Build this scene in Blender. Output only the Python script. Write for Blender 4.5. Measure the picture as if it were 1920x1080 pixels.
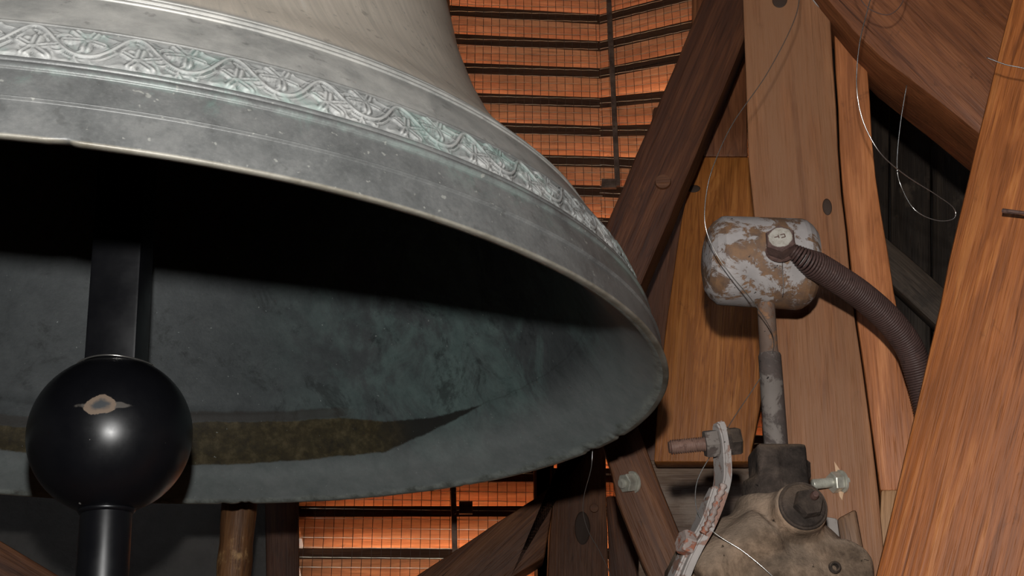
import bpy, bmesh, math, random
import numpy as np
from mathutils import Vector, Matrix
random.seed(7); rng = np.random.default_rng(7)
S = bpy.context.scene
COL = S.collection
for o in list(bpy.data.objects): bpy.data.objects.remove(o)

# ------------------------------------------------------------------ camera
F = 2200.0                       # focal length in pixels of the 1920x1080 frame
PITCH = math.radians(21.0)
CAM = Vector((0, 0, 1.4))
cd = bpy.data.cameras.new('camera'); cd.sensor_width = 36; cd.lens = F/1920*36; cd.clip_start = .02
cam = bpy.data.objects.new('camera', cd); COL.objects.link(cam)
cam.location = CAM; cam.rotation_euler = (math.pi/2+PITCH, 0, 0)
S.camera = cam

# ------------------------------------------------------------------ world, sun, flash
w = bpy.data.worlds.new('sky'); S.world = w; w.use_nodes = True
wn = w.node_tree; wn.nodes.clear()
sky = wn.nodes.new('ShaderNodeTexSky'); sky.sky_type = 'NISHITA'; sky.sun_disc = False
sky.sun_elevation = math.radians(38); sky.sun_rotation = math.radians(-25); sky.altitude = 200
bg = wn.nodes.new('ShaderNodeBackground'); bg.inputs['Strength'].default_value = .9
wo = wn.nodes.new('ShaderNodeOutputWorld')
hs_ = wn.nodes.new('ShaderNodeHueSaturation'); hs_.inputs['Saturation'].default_value = .3      # hazy bright sky
wn.links.new(sky.outputs[0], hs_.inputs['Color']); wn.links.new(hs_.outputs[0], bg.inputs['Color']); wn.links.new(bg.outputs[0], wo.inputs[0])

sd = bpy.data.lights.new('sun', 'SUN'); sd.energy = 82.0; sd.angle = math.radians(.6); sd.color = (1, .95, .86)
sun = bpy.data.objects.new('sun', sd); COL.objects.link(sun)
sun.rotation_euler = Vector((.28, -.78, -.60)).to_track_quat('-Z', 'Y').to_euler()
sun.location = (-4, 9, 8)

fd = bpy.data.lights.new('camera_flash', 'SPOT'); fd.energy = 60.0; fd.shadow_soft_size = .013
fd.spot_size = math.radians(170); fd.spot_blend = .15; fd.color = (1, .985, .96)
fl = bpy.data.objects.new('camera_flash', fd); COL.objects.link(fl)
fl.location = CAM + Vector((-.004, -.046, .122)); fl.rotation_euler = cam.rotation_euler

vs = S.view_settings
vs.view_transform = 'Standard'; vs.look = 'None'; vs.gamma = 1; vs.exposure = 0.0; vs.use_curve_mapping = False
S.cycles.max_bounces = 8; S.cycles.diffuse_bounces = 5; S.cycles.caustics_reflective = False

# ------------------------------------------------------------------ helpers
CP, SP = math.cos(PITCH), math.sin(PITCH)
def ray(px, py):
    x, y = (px-960)/F, (py-540)/F
    return Vector((x, CP + y*SP, SP - y*CP))
def P(px, py, z): return CAM + ray(px, py)*z           # z = depth along the optical axis
def PY(px, py, Y):                                      # on the plane world Y
    r = ray(px, py); return CAM + r*((Y-CAM.y)/r.y)
def onplane(px, py, pt, n):
    r = ray(px, py); return CAM + r*((pt-CAM).dot(n)/r.dot(n))
def tag(o, label=None, cat=None, group=None, kind=None):
    for k, v in (('label', label), ('category', cat), ('group', group), ('kind', kind)):
        if v: o[k] = v
    return o
def empty(name, loc, label=None, cat=None, group=None):
    o = bpy.data.objects.new(name, None); COL.objects.link(o); o.location = loc; o.empty_display_size = .05
    return tag(o, label, cat, group)
def mobj(name, me, mats, parent=None, mw=None, smooth=None):
    o = bpy.data.objects.new(name, me); COL.objects.link(o)
    for m in (mats if isinstance(mats, (list, tuple)) else [mats]):
        if m and m.name not in me.materials: me.materials.append(m)
    if mw is not None: o.matrix_world = mw
    if parent:
        o.parent = parent
        pm = parent.matrix_basis if parent.parent is None else parent.parent.matrix_basis @ (parent.matrix_parent_inverse @ parent.matrix_basis)
        o.matrix_parent_inverse = pm.inverted()
    if smooth is not None:
        me.polygons.foreach_set('use_smooth', [True]*len(me.polygons))
        if smooth < 3: me.set_sharp_from_angle(angle=smooth)
    return o
def bmmesh(bm, name):
    bmesh.ops.recalc_face_normals(bm, faces=bm.faces)
    me = bpy.data.meshes.new(name); bm.to_mesh(me); bm.free(); return me
def frame(o, z, x=None):                                # matrix with Z along z, X near x
    z = Vector(z).normalized(); x = Vector(x or ((1, 0, 0) if abs(z.x) < .9 else (0, 1, 0)))
    y = z.cross(x).normalized(); x = y.cross(z)
    m = Matrix.Identity(4)
    for i in range(3): m[i][0], m[i][1], m[i][2], m[i][3] = x[i], y[i], z[i], o[i]
    return m
def lathe(prof, n=48, name='lathe', loop=False, a0=0, sides=None):   # prof: list of (r, z)
    bm = bmesh.new(); rows = []
    for r, z in prof:
        if r < 1e-6: rows.append([bm.verts.new((0, 0, z))])
        else: rows.append([bm.verts.new((r*math.cos(a0+2*math.pi*i/n), r*math.sin(a0+2*math.pi*i/n), z)) for i in range(n)])
    pairs = list(zip(rows, rows[1:])) + ([(rows[-1], rows[0])] if loop else [])
    for a, b in pairs:
        for i in range(n):
            j = (i+1) % n
            vs_ = [a[i % len(a)], a[j % len(a)], b[j % len(b)], b[i % len(b)]]
            u = []
            for v in vs_:
                if v not in u: u.append(v)
            if len(u) > 2: bm.faces.new(u)
    return bmmesh(bm, name)
def catmull(pts, per=10):
    pts = [Vector(p) for p in pts]; q = [2*pts[0]-pts[1]] + pts + [2*pts[-1]-pts[-2]]; out = []
    for i in range(1, len(q)-2):
        a, b, c, d = q[i-1:i+3]
        for k in range(per):
            t = k/per
            out.append(.5*((2*b)+(c-a)*t+(2*a-5*b+4*c-d)*t*t+(3*b-a-3*c+d)*t**3))
    out.append(pts[-1]); return out
def tube(path, r, sides=6, name='tube', origin=None, caps=True):
    path = [Vector(p) for p in path]; n = len(path); o = origin or Vector((0, 0, 0))
    bm = bmesh.new(); prev = None; up = None
    for i, p in enumerate(path):
        t = (path[min(i+1, n-1)]-path[max(i-1, 0)]).normalized()
        if up is None: up = t.orthogonal().normalized()
        up = (up - t*up.dot(t)).normalized(); s = t.cross(up)
        rr = r[i] if hasattr(r, '__len__') else r
        ring = [bm.verts.new(p-o+rr*(math.cos(2*math.pi*k/sides)*up+math.sin(2*math.pi*k/sides)*s)) for k in range(sides)]
        if prev:
            for k in range(sides): bm.faces.new((prev[k], prev[(k+1) % sides], ring[(k+1) % sides], ring[k]))
        elif caps: bm.faces.new(ring)
        prev = ring
    if caps: bm.faces.new(prev[::-1])
    return bmmesh(bm, name)
def boxmesh(sx, sy, sz, bev=0, seg=2, name='box'):
    bm = bmesh.new(); bmesh.ops.create_cube(bm, size=1)
    bmesh.ops.scale(bm, vec=(sx, sy, sz), verts=bm.verts)
    if bev: bmesh.ops.bevel(bm, geom=bm.edges[:], offset=bev, segments=seg, affect='EDGES', profile=.6)
    return bmmesh(bm, name)

# ------------------------------------------------------------------ material helper
class Mt:
    def __init__(s, name, rough=.6, metal=0., spec=.4):
        s.m = bpy.data.materials.new(name); s.m.use_nodes = True; s.t = s.m.node_tree
        s.b = s.t.nodes['Principled BSDF']; s.b.inputs['Roughness'].default_value = rough
        s.b.inputs['Metallic'].default_value = metal; s.b.inputs['Specular IOR Level'].default_value = spec
        s.tc = s.t.nodes.new('ShaderNodeTexCoord'); s.info = s.t.nodes.new('ShaderNodeObjectInfo')
        s.obj = s.tc.outputs['Object']
    def L(s, v, sock):
        if isinstance(v, bpy.types.NodeSocket): s.t.links.new(v, sock)
        elif v is not None:
            if isinstance(v, (tuple, list)) and len(v) == 3 and sock.type == 'RGBA': v = (*v, 1)
            sock.default_value = v
    def math(s, op, a, b=None, c=None, clamp=False):
        n = s.t.nodes.new('ShaderNodeMath'); n.operation = op; n.use_clamp = clamp
        s.L(a, n.inputs[0]); s.L(b, n.inputs[1])
        if c is not None: s.L(c, n.inputs[2])
        return n.outputs[0]
    def map(s, vec, scale=(1, 1, 1), loc=(0, 0, 0), rand=True):
        n = s.t.nodes.new('ShaderNodeMapping'); s.L(vec, n.inputs[0]); n.inputs['Scale'].default_value = scale
        n.inputs['Location'].default_value = loc
        if rand:
            v = s.t.nodes.new('ShaderNodeVectorMath'); v.operation = 'SCALE'
            v.inputs[0].default_value = (37, 51, 23); s.L(s.info.outputs['Random'], v.inputs[3])
            s.t.links.new(v.outputs[0], n.inputs['Location'])
        return n.outputs[0]
    def noise(s, vec, scale=5, detail=4, rough=.55, dist=0.):
        n = s.t.nodes.new('ShaderNodeTexNoise'); s.L(vec, n.inputs['Vector']); s.L(scale, n.inputs['Scale'])
        n.inputs['Detail'].default_value = detail; n.inputs['Roughness'].default_value = rough; n.inputs['Distortion'].default_value = dist
        return n.outputs['Fac']
    def vor(s, vec, scale=5, feat='F1'):
        n = s.t.nodes.new('ShaderNodeTexVoronoi'); n.feature = feat; s.L(vec, n.inputs['Vector']); s.L(scale, n.inputs['Scale'])
        return n.outputs['Distance']
    def ramp(s, fac, stops):
        n = s.t.nodes.new('ShaderNodeValToRGB'); s.L(fac, n.inputs[0]); e = n.color_ramp.elements
        while len(e) < len(stops): e.new(.5)
        for el, (p, c) in zip(e, stops):
            el.position = p; el.color = (*c, 1) if isinstance(c, (tuple, list)) else (c, c, c, 1)
        return n.outputs[0]
    def step(s, v, a, b):                               # smooth step from a (0) to b (1)
        n = s.t.nodes.new('ShaderNodeMapRange'); n.interpolation_type = 'SMOOTHSTEP'; s.L(v, n.inputs[0])
        n.inputs[1].default_value = a; n.inputs[2].default_value = b; return n.outputs[0]
    def mix(s, f, a, b, mode='MIX'):
        n = s.t.nodes.new('ShaderNodeMix'); n.data_type = 'RGBA'; n.blend_type = mode
        s.L(f, n.inputs[0]); s.L(a, n.inputs[6]); s.L(b, n.inputs[7]); return n.outputs[2]
    def xyz(s, vec):
        n = s.t.nodes.new('ShaderNodeSeparateXYZ'); s.L(vec, n.inputs[0]); return n.outputs
    def comb(s, x, y, z):
        n = s.t.nodes.new('ShaderNodeCombineXYZ'); s.L(x, n.inputs[0]); s.L(y, n.inputs[1]); s.L(z, n.inputs[2]); return n.outputs[0]
    def bump(s, h, strength=.3, dist=.002):
        n = s.t.nodes.new('ShaderNodeBump'); s.L(h, n.inputs['Height']); n.inputs['Strength'].default_value = strength
        n.inputs['Distance'].default_value = dist; s.t.links.new(n.outputs[0], s.b.inputs['Normal'])
    def col(s, c): s.L(c, s.b.inputs['Base Color']); return s
    def rough(s, r): s.L(r, s.b.inputs['Roughness']); return s

def wood(name, dark, mid, light, dust=None, dustamt=.0, rough=.55, fig=1., grey=None):
    """timber, grain along local X"""
    m = Mt(name, rough, 0, .35)
    v1 = m.map(m.obj, (1.6, 22, 22)); v2 = m.map(m.obj, (5, 210, 210)); v3 = m.map(m.obj, (3.0, 7, 7))
    big = m.noise(v1, 1.6, 5, .6, 1.2*fig); fib = m.noise(v2, 1.5, 3, .6); blot = m.noise(v3, 1.3, 4, .6)
    ring = m.math('SINE', m.math('MULTIPLY', big, 34.0)); ring = m.math('MULTIPLY_ADD', ring, .06*fig, big)
    ring = m.math('MULTIPLY_ADD', m.math('SUBTRACT', fib, .5), .62, ring)
    c = m.ramp(ring, [(.28, dark), (.5, mid), (.74, light)])
    c = m.mix(m.math('MULTIPLY', m.step(blot, .42, .7), .55), c, tuple(x*.55 for x in mid))
    pore = m.step(m.noise(m.map(m.obj, (14, 620, 620)), 1.3, 2, .5), .60, .70)               # short dark pores
    c = m.mix(m.math('MULTIPLY', pore, .38), c, tuple(x*.4 for x in dark))
    tone = m.noise(m.map(m.obj, (2.2, 34, 34)), 1.5, 6, .7, .5)                                 # uneven bands of colour
    c = m.mix(m.math('MULTIPLY', m.step(tone, .50, .72), .5), c, tuple(x*.8 for x in dark))
    c = m.mix(m.math('MULTIPLY', m.step(tone, .44, .28), .35), c, tuple(min(1, x*1.15) for x in light))
    smut = m.math('MULTIPLY', m.step(m.noise(m.map(m.obj, (9, 14, 14)), 1.6, 7, .72, .6), .60, .72), .6)   # dirt smudges
    c = m.mix(smut, c, tuple(x*.45 for x in dark))
    crack = m.step(m.noise(m.map(m.obj, (1.6, 95, 95)), 1.4, 2, .5, .3), .73, .75)      # drying checks
    c = m.mix(m.math('MULTIPLY', crack, .75), c, tuple(x*.25 for x in dark))
    if grey:
        c = m.mix(m.step(m.noise(m.map(m.obj, (2, 10, 10)), 1.5, 5, .65), .35, .62), c, grey)
    if dust:
        d = m.step(m.noise(m.map(m.obj, (6, 9, 9)), 2.2, 6, .7), .62-dustamt*.5, .75-dustamt*.3)
        c = m.mix(d, c, dust)
    m.col(c)
    m.bump(m.math('ADD', m.math('MULTIPLY_ADD', pore, -.35, m.math('MULTIPLY', fib, .8)), m.math('MULTIPLY_ADD', crack, -1.2, big)), .45, .0022)
    return m.m

W_orange = wood('oak_orange', (.16, .046, .010), (.33, .100, .022), (.46, .165, .043))
W_ochre  = wood('oak_ochre', (.22, .068, .013), (.34, .115, .022), (.44, .165, .038), fig=1.6)
W_tan    = wood('oak_weathered_tan', (.15, .055, .021), (.27, .108, .043), (.37, .165, .072), grey=(.25, .115, .054))
W_sap    = wood('oak_sapwood', (.24, .078, .024), (.42, .145, .047), (.55, .215, .078))
W_brown  = wood('oak_brown', (.07, .025, .010), (.14, .052, .020), (.21, .085, .034))
W_dark   = wood('oak_dark', (.055, .020, .008), (.10, .036, .015), (.15, .057, .024))
W_deep   = wood('oak_deep_brown', (.036, .0115, .0045), (.075, .024, .0085), (.12, .042, .015))
W_red    = wood('oak_reddish', (.10, .032, .011), (.18, .060, .021), (.25, .09, .033))
W_dusty  = wood('oak_dusty', (.08, .047, .030), (.14, .086, .056), (.20, .135, .092), dust=(.20, .145, .108), dustamt=.35)
W_black  = wood('oak_near_black', (.014, .009, .006), (.026, .017, .011), (.05, .035, .024), dust=(.07, .05, .035), dustamt=.12)
W_louv   = wood('louvre_larch', (.44, .20, .09), (.62, .325, .16), (.74, .43, .235), rough=.6)
W_ledge  = wood('louvre_edge_shaded', (.06, .025, .012), (.11, .045, .02), (.17, .075, .035), rough=.8)  # shade on the boards' inward edges, put into a darker wood colour
W_end    = wood('oak_pale_end_grain', (.26, .13, .055), (.42, .23, .11), (.52, .31, .17))

# ------------------------------------------------------------------ the tower shell
def stone(name, a, b):
    m = Mt(name, .9, 0, .2); n = m.noise(m.obj, 3.5, 8, .65); k = m.noise(m.obj, 38, 4, .6)
    m.col(m.mix(m.math('MULTIPLY', k, .5), m.ramp(n, [(.3, a), (.7, b)]), tuple(x*1.3 for x in b)))
    m.bump(m.math('ADD', n, m.math('MULTIPLY', k, .3)), .6, .02); return m.m
M_stone = stone('tower_stone', (.06, .056, .052), (.115, .108, .10))
def shell(name, lo, hi, m=M_stone):
    lo, hi = Vector(lo), Vector(hi); d = hi-lo
    o = mobj(name, boxmesh(*d, name=name), m, mw=Matrix.Translation((lo+hi)/2)); return tag(o, kind='structure')
YW = 3.02                                                # inner plane of the louvred wall
XL = PY(548, 1000, YW).x; XR = PY(1450, 500, YW).x
shell('floor', (-2.6, -1.6, -.2), (2.6, 3.6, 0), W_brown)
shell('ceiling', (-2.6, -1.6, 4.2), (2.6, 3.6, 4.4), W_dark)
shell('wall_left', (-2.6, -1.6, 0), (-2.4, 3.6, 4.2)); shell('wall_right', (2.4, -1.6, 0), (2.6, 3.6, 4.2))
# back wall behind the camera, with an unseen opening added for sky fill
BW0, BW1, BZ0, BZ1 = -1.7, -.55, 2.65, 3.7
shell('wall_back_left', (-2.4, -1.6, 0), (BW0, -1.4, 4.2)); shell('wall_back_right', (BW1, -1.6, 0), (2.4, -1.4, 4.2))
shell('wall_back_sill', (BW0, -1.6, 0), (BW1, -1.4, BZ0)); shell('wall_back_lintel', (BW0, -1.6, BZ1), (BW1, -1.4, 4.2))
shell('wall_front_left', (-2.4, YW-.02, 0), (XL, YW+.35, 4.2)); shell('wall_front_right', (XR, YW-.02, 0), (2.4, YW+.35, 4.2))
shell('wall_front_sill', (XL, YW+.02, 0), (XR, YW+.35, PY(800, 1420, YW).z)); shell('wall_front_lintel', (XL, YW+.02, PY(1000, -95, YW).z), (XR, YW+.35, 4.2))

# ------------------------------------------------------------------ louvres (two panels meeting in a corner)
YAW = math.radians(4)
LPT = PY(1125, 300, YW+.02); LN = Vector((math.sin(YAW), -math.cos(YAW), 0))        # left panel recedes to the right
RYAW = math.radians(-9); RN = Vector((math.sin(RYAW), -math.cos(RYAW), 0))
def Lp(x, y): return onplane(x, y, LPT, LN)
def Rp(x, y): return onplane(x, y, LPT, RN)
def lslope(y): return float(np.interp(y, [-60, 30, 130, 240, 350, 950], [.07, .06, .04, .034, .02, 0.]))
def rslope(y): return float(np.interp(y, [-60, 27, 60, 130, 185, 235, 300, 360, 950], [-.30, -.26, -.24, -.2, -.1, -.03, .04, .05, .02]))
# top edge (start of the dark band) of each board at the corner x=1125
tops = [-135, -78, -24, 27, 77, 128, 183, 236, 293, 348, 408, 470, 534, 600, 668, 738, 808, 878, 949, 1028, 1108, 1190, 1275]
def slat(name, a, b, n, parent, thick_a, thick_b, drop=.125, notch=0, notch_b=0):
    """louvre board: a-b is its inner top edge; slopes down and outward"""
    a, b = Vector(a), Vector(b); d = (b-a).normalized(); out = -n; q = []
    for p, th, e in ((a, thick_a, 1), (b, thick_b, -1)):
        o = p + out*drop - Vector((0, 0, drop)) + d*(notch if e == 1 else -notch_b)
        q.append([p, p-Vector((0, 0, th)), o-Vector((0, 0, th)), o])
    mw = frame((a+b)/2, n, d); mw = mw @ Matrix.Identity(4); inv = mw.inverted()
    bm = bmesh.new(); v = [[bm.verts.new(inv @ p) for p in r] for r in q]
    bm.faces.new(v[0]); bm.faces.new(v[1][::-1])
    for i in range(4): bm.faces.new((v[0][i], v[1][i], v[1][(i+1) % 4], v[0][(i+1) % 4]))
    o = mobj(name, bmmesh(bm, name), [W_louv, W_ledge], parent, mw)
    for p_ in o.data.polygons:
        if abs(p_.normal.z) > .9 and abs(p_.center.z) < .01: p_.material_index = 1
    return o
win = empty('window_1', LPT, kind := None); tag(win, 'orange wooden louvre boards behind wire mesh, left panel', kind='structure')
win2 = empty('window_2', LPT); tag(win2, 'orange wooden louvre boards behind wire mesh, right panel', kind='structure')
for i, y in enumerate(tops):
    low = y > 900; xa = 545 if y < 900 else 560
    th = (.027 if low else .036)
    ya = y - lslope(y)*(1125-xa)
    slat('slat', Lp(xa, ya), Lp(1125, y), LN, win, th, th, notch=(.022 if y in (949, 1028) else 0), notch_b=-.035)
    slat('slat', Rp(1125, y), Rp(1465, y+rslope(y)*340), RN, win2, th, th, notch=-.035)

# wire mesh in front of the boards
mm = Mt('lit_weft_wire', .4, .6, .5); mm.col(mm.ramp(mm.noise(mm.obj, 60, 3), [(.35, (.70, .62, .46)), (.7, (.92, .86, .72))])); M_weft = mm.m  # horizontals coloured pale to carry the light they catch
mm = Mt('shaded_warp_wire', .6, .2, .4); mm.col(mm.ramp(mm.noise(mm.obj, 60, 3), [(.35, (.06, .03, .02)), (.7, (.14, .08, .055))])); M_warp = mm.m  # verticals of the same mesh coloured dark, as if unlit
def crimp(a, b, n, period, phase, r=.00095, amp=.0008):
    a, b = Vector(a), Vector(b); L = (b-a).length; k = max(4, int(L/period*4)); o = (a+b)/2
    return tube([a.lerp(b, i/k) + n*amp*math.sin(math.pi*L*(i/k)/period+phase) for i in range(k+1)], r, 4, 'wire', o), o
mesh_l = empty('wire_mesh_screen', Lp(800, 1000), 'crimped wire mesh stretched in front of the wide left louvre panel', 'wire mesh', 'wire mesh screens')
mesh_r = empty('wire_mesh_screen', Rp(1230, 300), 'crimped wire mesh over the narrow louvre panel right of the corner', 'wire mesh', 'wire mesh screens')
OFF = .025; PIT = .0242
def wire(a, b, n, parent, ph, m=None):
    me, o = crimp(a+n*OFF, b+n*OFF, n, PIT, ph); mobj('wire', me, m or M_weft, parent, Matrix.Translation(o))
# left panel: verticals every PIT along the wall, horizontals following the boards
cx = Lp(1125, 300); du = Vector((math.cos(YAW), math.sin(YAW), 0))
u0 = (Lp(563, 1000)-cx).dot(du); uT = (Lp(842, 40)-cx).dot(du); zb, zt, zs = Lp(900, 1200).z, Lp(1125, -40).z, Lp(1125, 520).z
zm = Lp(900, 880).z
u = -.004; i = 0
while u > u0:
    base = cx + du*u
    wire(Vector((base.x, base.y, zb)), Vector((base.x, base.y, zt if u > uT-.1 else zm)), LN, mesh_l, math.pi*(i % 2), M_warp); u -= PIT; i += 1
z = zb; i = 0
while z < zt:
    t = (z-Lp(1125, 950).z)/(Lp(1125, 100).z-Lp(1125, 950).z)
    if z < zm or z > zs:
        ua = u0 if z < zm else uT-.1
        tilt = -.030*max(0, t)*-ua
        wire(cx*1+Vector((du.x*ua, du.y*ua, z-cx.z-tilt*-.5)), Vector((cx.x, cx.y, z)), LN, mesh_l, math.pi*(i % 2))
    z += PIT; i += 1
dv = Vector((math.cos(RYAW), math.sin(RYAW), 0)); v_ = .012; i = 0
vmax = (Rp(1455, 300)-cx).dot(dv)
while v_ < vmax:
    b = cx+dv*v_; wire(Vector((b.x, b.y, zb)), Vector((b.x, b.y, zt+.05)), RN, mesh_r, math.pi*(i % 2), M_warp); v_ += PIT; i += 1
y = -60.
while y < 1100:
    if y < 470 or 740 < y < 960:
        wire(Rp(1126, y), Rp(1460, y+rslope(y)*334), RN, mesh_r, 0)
    y += float(np.interp(y, [0, 350, 1000], [12.3, 13.0, 16.8]))

mi = Mt('rusty_flat_iron', .6, .4); mi.col(mi.ramp(mi.noise(mi.obj, 45, 5), [(.35, (.12, .07, .05)), (.65, (.26, .17, .125))])); M_iron = mi.m
def barpx(name, p0, p1, wpx, plane, n, thick, parent, m, lift):
    a, b = plane(*p0)+n*lift, plane(*p1)+n*lift; wv = (plane(p0[0]+wpx, p0[1])-plane(*p0)).length
    return mobj(name, boxmesh((b-a).length, wv, thick, .0012), m, parent, frame((a+b)/2, n, (b-a)))
br = empty('mesh_clamping_bar', Rp(1152, 200)+RN*.04, 'tall rusty flat iron bar clamping the mesh beside the louvre corner', 'iron bar')
barpx('bar', (1140, -60), (1160, 360), 9, Rp, RN, .012, br, M_iron, .036); barpx('foot_plate', (1130, 355), (1158, 355), 18, Rp, RN, .014, br, M_iron, .034)
for yy in (20, 130, 250): mobj('rivet', lathe([(0, .003), (.002, .0025), (.0032, 0), (.0032, -.002)], 10), M_iron, br, frame(Rp(1141+yy*.0476, yy)+RN*.0425, RN))
br = empty('mesh_clamping_bar', Lp(851, 980)+LN*.04, 'short rusty flat iron bar clamping the mesh below the bell', 'iron bar')
barpx('bar', (848, 860), (854, 1120), 10, Lp, LN, .012, br, M_iron, .036); barpx('foot_plate', (860, 957), (885, 957), 23, Lp, LN, .014, br, M_iron, .034)
mobj('rivet', lathe([(0, .003), (.002, .0025), (.0032, 0), (.0032, -.002)], 10), M_iron, br, frame(Lp(852, 968)+LN*.0425, LN))

# ------------------------------------------------------------------ timbers
def beam(name, left, right, z, thick, m, parent, up=None, down=None, bev=.004, yaw=None, jit=.0011, label=None, plane=None, lift=0):
    """long sides as pixel polylines from top to bottom, standing at depth z; thick goes away from the camera"""
    allp = left+right; c = P(sum(p[0] for p in allp)/len(allp), sum(p[1] for p in allp)/len(allp), z)
    n = Vector((CAM.x-c.x, CAM.y-c.y, 0)).normalized() if yaw is None else Vector((math.sin(yaw), -math.cos(yaw), 0))
    if plane: c, n = plane[0]+plane[1]*lift, plane[1]
    def side(pts):
        q = [onplane(x, y, c, n) for x, y in pts]
        if up is not None: d = q[0]-q[1]; q[0] = q[1]+d*((up-q[1].z)/d.z)
        if down is not None: d = q[-1]-q[-2]; q[-1] = q[-2]+d*((down-q[-2].z)/d.z)
        return q
    A, B = side(left), side(right); ax = ((A[-1]+B[-1])-(A[0]+B[0])).normalized(); mw = frame((A[0]+B[0]+A[-1]+B[-1])/4, n, ax); inv = mw.inverted()
    def dense(q):
        o = []
        for a, b in zip(q, q[1:]):
            k = max(1, min(24, int((b-a).length/.05)))
            for i in range(k):
                p = a.lerp(b, i/k)
                o.append(p + Vector((random.uniform(-1, 1), 0, random.uniform(-.6, .6)))*(jit if i else 0))
        return o+[q[-1]]
    loop = [inv @ p for p in dense(A)+dense(B)[::-1]]
    bm = bmesh.new(); f = bm.faces.new([bm.verts.new((p.x, p.y, 0)) for p in loop])
    e = bmesh.ops.extrude_face_region(bm, geom=[f]); bmesh.ops.translate(bm, vec=(0, 0, -thick), verts=[v for v in e['geom'] if isinstance(v, bmesh.types.BMVert)])
    bmesh.ops.recalc_face_normals(bm, faces=bm.faces)
    if bev:
        ed = [x for x in bm.edges if len(x.link_faces) == 2 and x.calc_face_angle(0) > .6]
        bmesh.ops.bevel(bm, geom=ed, offset=bev, segments=2, affect='EDGES', profile=.5)
    o = mobj(name, bmmesh(bm, name), m, parent, mw, .7)
    if label: o['label'] = label
    PL[o.name] = (c, n); return o
PL = {}
near = empty('bell_frame_truss', P(1600, 900, 1.5)*1, 'bright orange oak truss of the bell frame behind and right of the hammer', 'timber frame', 'bell frame timbers')
near.location.z = 0
far = empty('bell_frame_truss', P(1150, 900, 2.3), 'dark brown oak truss of braces and posts behind the bell rim', 'timber frame', 'bell frame timbers'); far.location.z = 0
left_fr = empty('bell_frame_truss', P(455, 1000, 1.95), 'rough oak post and brace seen low under the left of the bell', 'timber frame', 'bell frame timbers'); left_fr.location.z = 0

# foreground brace at the right edge
beam('brace', [(1915, -80), (1896, 0), (1836, 240), (1824, 290), (1815, 330), (1740, 660), (1640, 1080), (1610, 1200)],
     [(2260, -80), (2240, 0), (2180, 240), (2170, 290), (2160, 330), (2085, 660), (1985, 1080), (1955, 1200)], 1.22, .12, W_orange, near, up=3.2, down=0, bev=.006, label='orange oak diagonal brace in the foreground')
# post behind the hammer: weathered timber and lighter timber beside it
post1 = beam('post', [(1390, -120), (1397, 120), (1403, 300), (1432, 600), (1462, 800), (1480, 1000), (1490, 1150)],
     [(1550, -120), (1562, 120), (1577, 360), (1602, 590), (1632, 800), (1648, 930), (1668, 1150)], 1.45, .16, W_tan, near, up=3.2, down=0, bev=.003, label='weathered tan oak post'); PB = PL[post1.name]
beam('post', [(1556, -120), (1566, 120), (1580, 360), (1605, 590), (1634, 800), (1650, 920)],
     [(1612, -120), (1626, 120), (1642, 330), (1690, 620), (1714, 745), (1745, 920)], 1.475, .14, W_sap, near, up=3.2, bev=.003, plane=PB, lift=-.022, label='lighter orange oak timber with a slanted edge')
beam('corbel_block', [(1652, 918), (1648, 1000), (1640, 1150)], [(1742, 918), (1738, 1000), (1730, 1150)], 1.47, .12, W_end, near, down=0, bev=.003, plane=PB, lift=-.018, label='pale saw-marked timber block')
# brace crossing the top
beam('brace', [(1440, -140), (1540, -14), (1600, 58), (1650, 106), (1760, 190), (1900, 300)], [(1640, -300), (1740, -170), (1800, -100), (1850, -60), (1960, 30), (2100, 140)], 1.40, .11, W_red, near, plane=PB, lift=.045, label='reddish brown brace at the upper right')
# boards left of the post
pd = beam('post', [(1303, 294), (1278, 410), (1250, 600), (1238, 700), (1226, 866)], [(1408, 294), (1413, 360), (1441, 600), (1430, 740), (1405, 866)], 1.86, .045, W_ochre, near, bev=.003, label='ochre oak timber behind the hammer'); PD = PL[pd.name]
beam('post', [(1300, -120), (1296, 120), (1290, 293)], [(1400, -120), (1399, 120), (1402, 293)], 1.885, .10, W_red, near, up=3.3, bev=.003, plane=PD, lift=-.012)
# near-black boards in the gap on the right
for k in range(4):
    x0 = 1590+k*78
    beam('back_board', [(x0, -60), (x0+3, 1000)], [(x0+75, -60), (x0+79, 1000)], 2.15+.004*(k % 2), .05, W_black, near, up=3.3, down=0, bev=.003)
beam('brace', [(1630, 415), (1830, 590)], [(1600, 465), (1800, 655)], 2.08, .05, wood('oak_dusty_dark', (.05, .036, .026), (.10, .072, .052), (.16, .12, .09), dust=(.05, .036, .027), dustamt=.3), near, bev=.006, label='dusty pale diagonal batten in the dark gap')

# far truss
pe1 = beam('brace', [(1372, -120), (1317, 0), (1140, 412), (985, 772)], [(1476, -120), (1426, 0), (1256, 412), (1101, 772)], 1.76, .06, W_deep, far, bev=.005, label='dark brown diagonal brace in front of the louvres')
pe = beam('post', [(1225, 200), (1200, 450), (1165, 880)], [(1335, 200), (1292, 450), (1240, 880)], 2.0, .12, W_dark, far, bev=.004)
beam('rail', [(1205, 862), (1440, 868)], [(1195, 1100), (1450, 1100)], 2.12, .14, W_dusty, far, bev=.004, plane=PD, lift=-.06, label='dusty grey horizontal rail')
pi_ = beam('brace', [(1085, 700), (1147, 890), (1155, 935), (1202, 1053), (1250, 1160)], [(1160, 700), (1222, 867), (1240, 915), (1275, 1000), (1340, 1160)], 1.765, .035, W_brown, far, down=.2, bev=.005, label='brown brace carrying a hex nut')
pg = beam('post', [(1050, 760), (1043, 890), (1031, 1000), (1024, 1150)], [(1132, 760), (1136, 890), (1139, 1000), (1142, 1150)], 2.6, .16, W_brown, far, down=0, bev=.004, label='brown post with a large dark knot')
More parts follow.
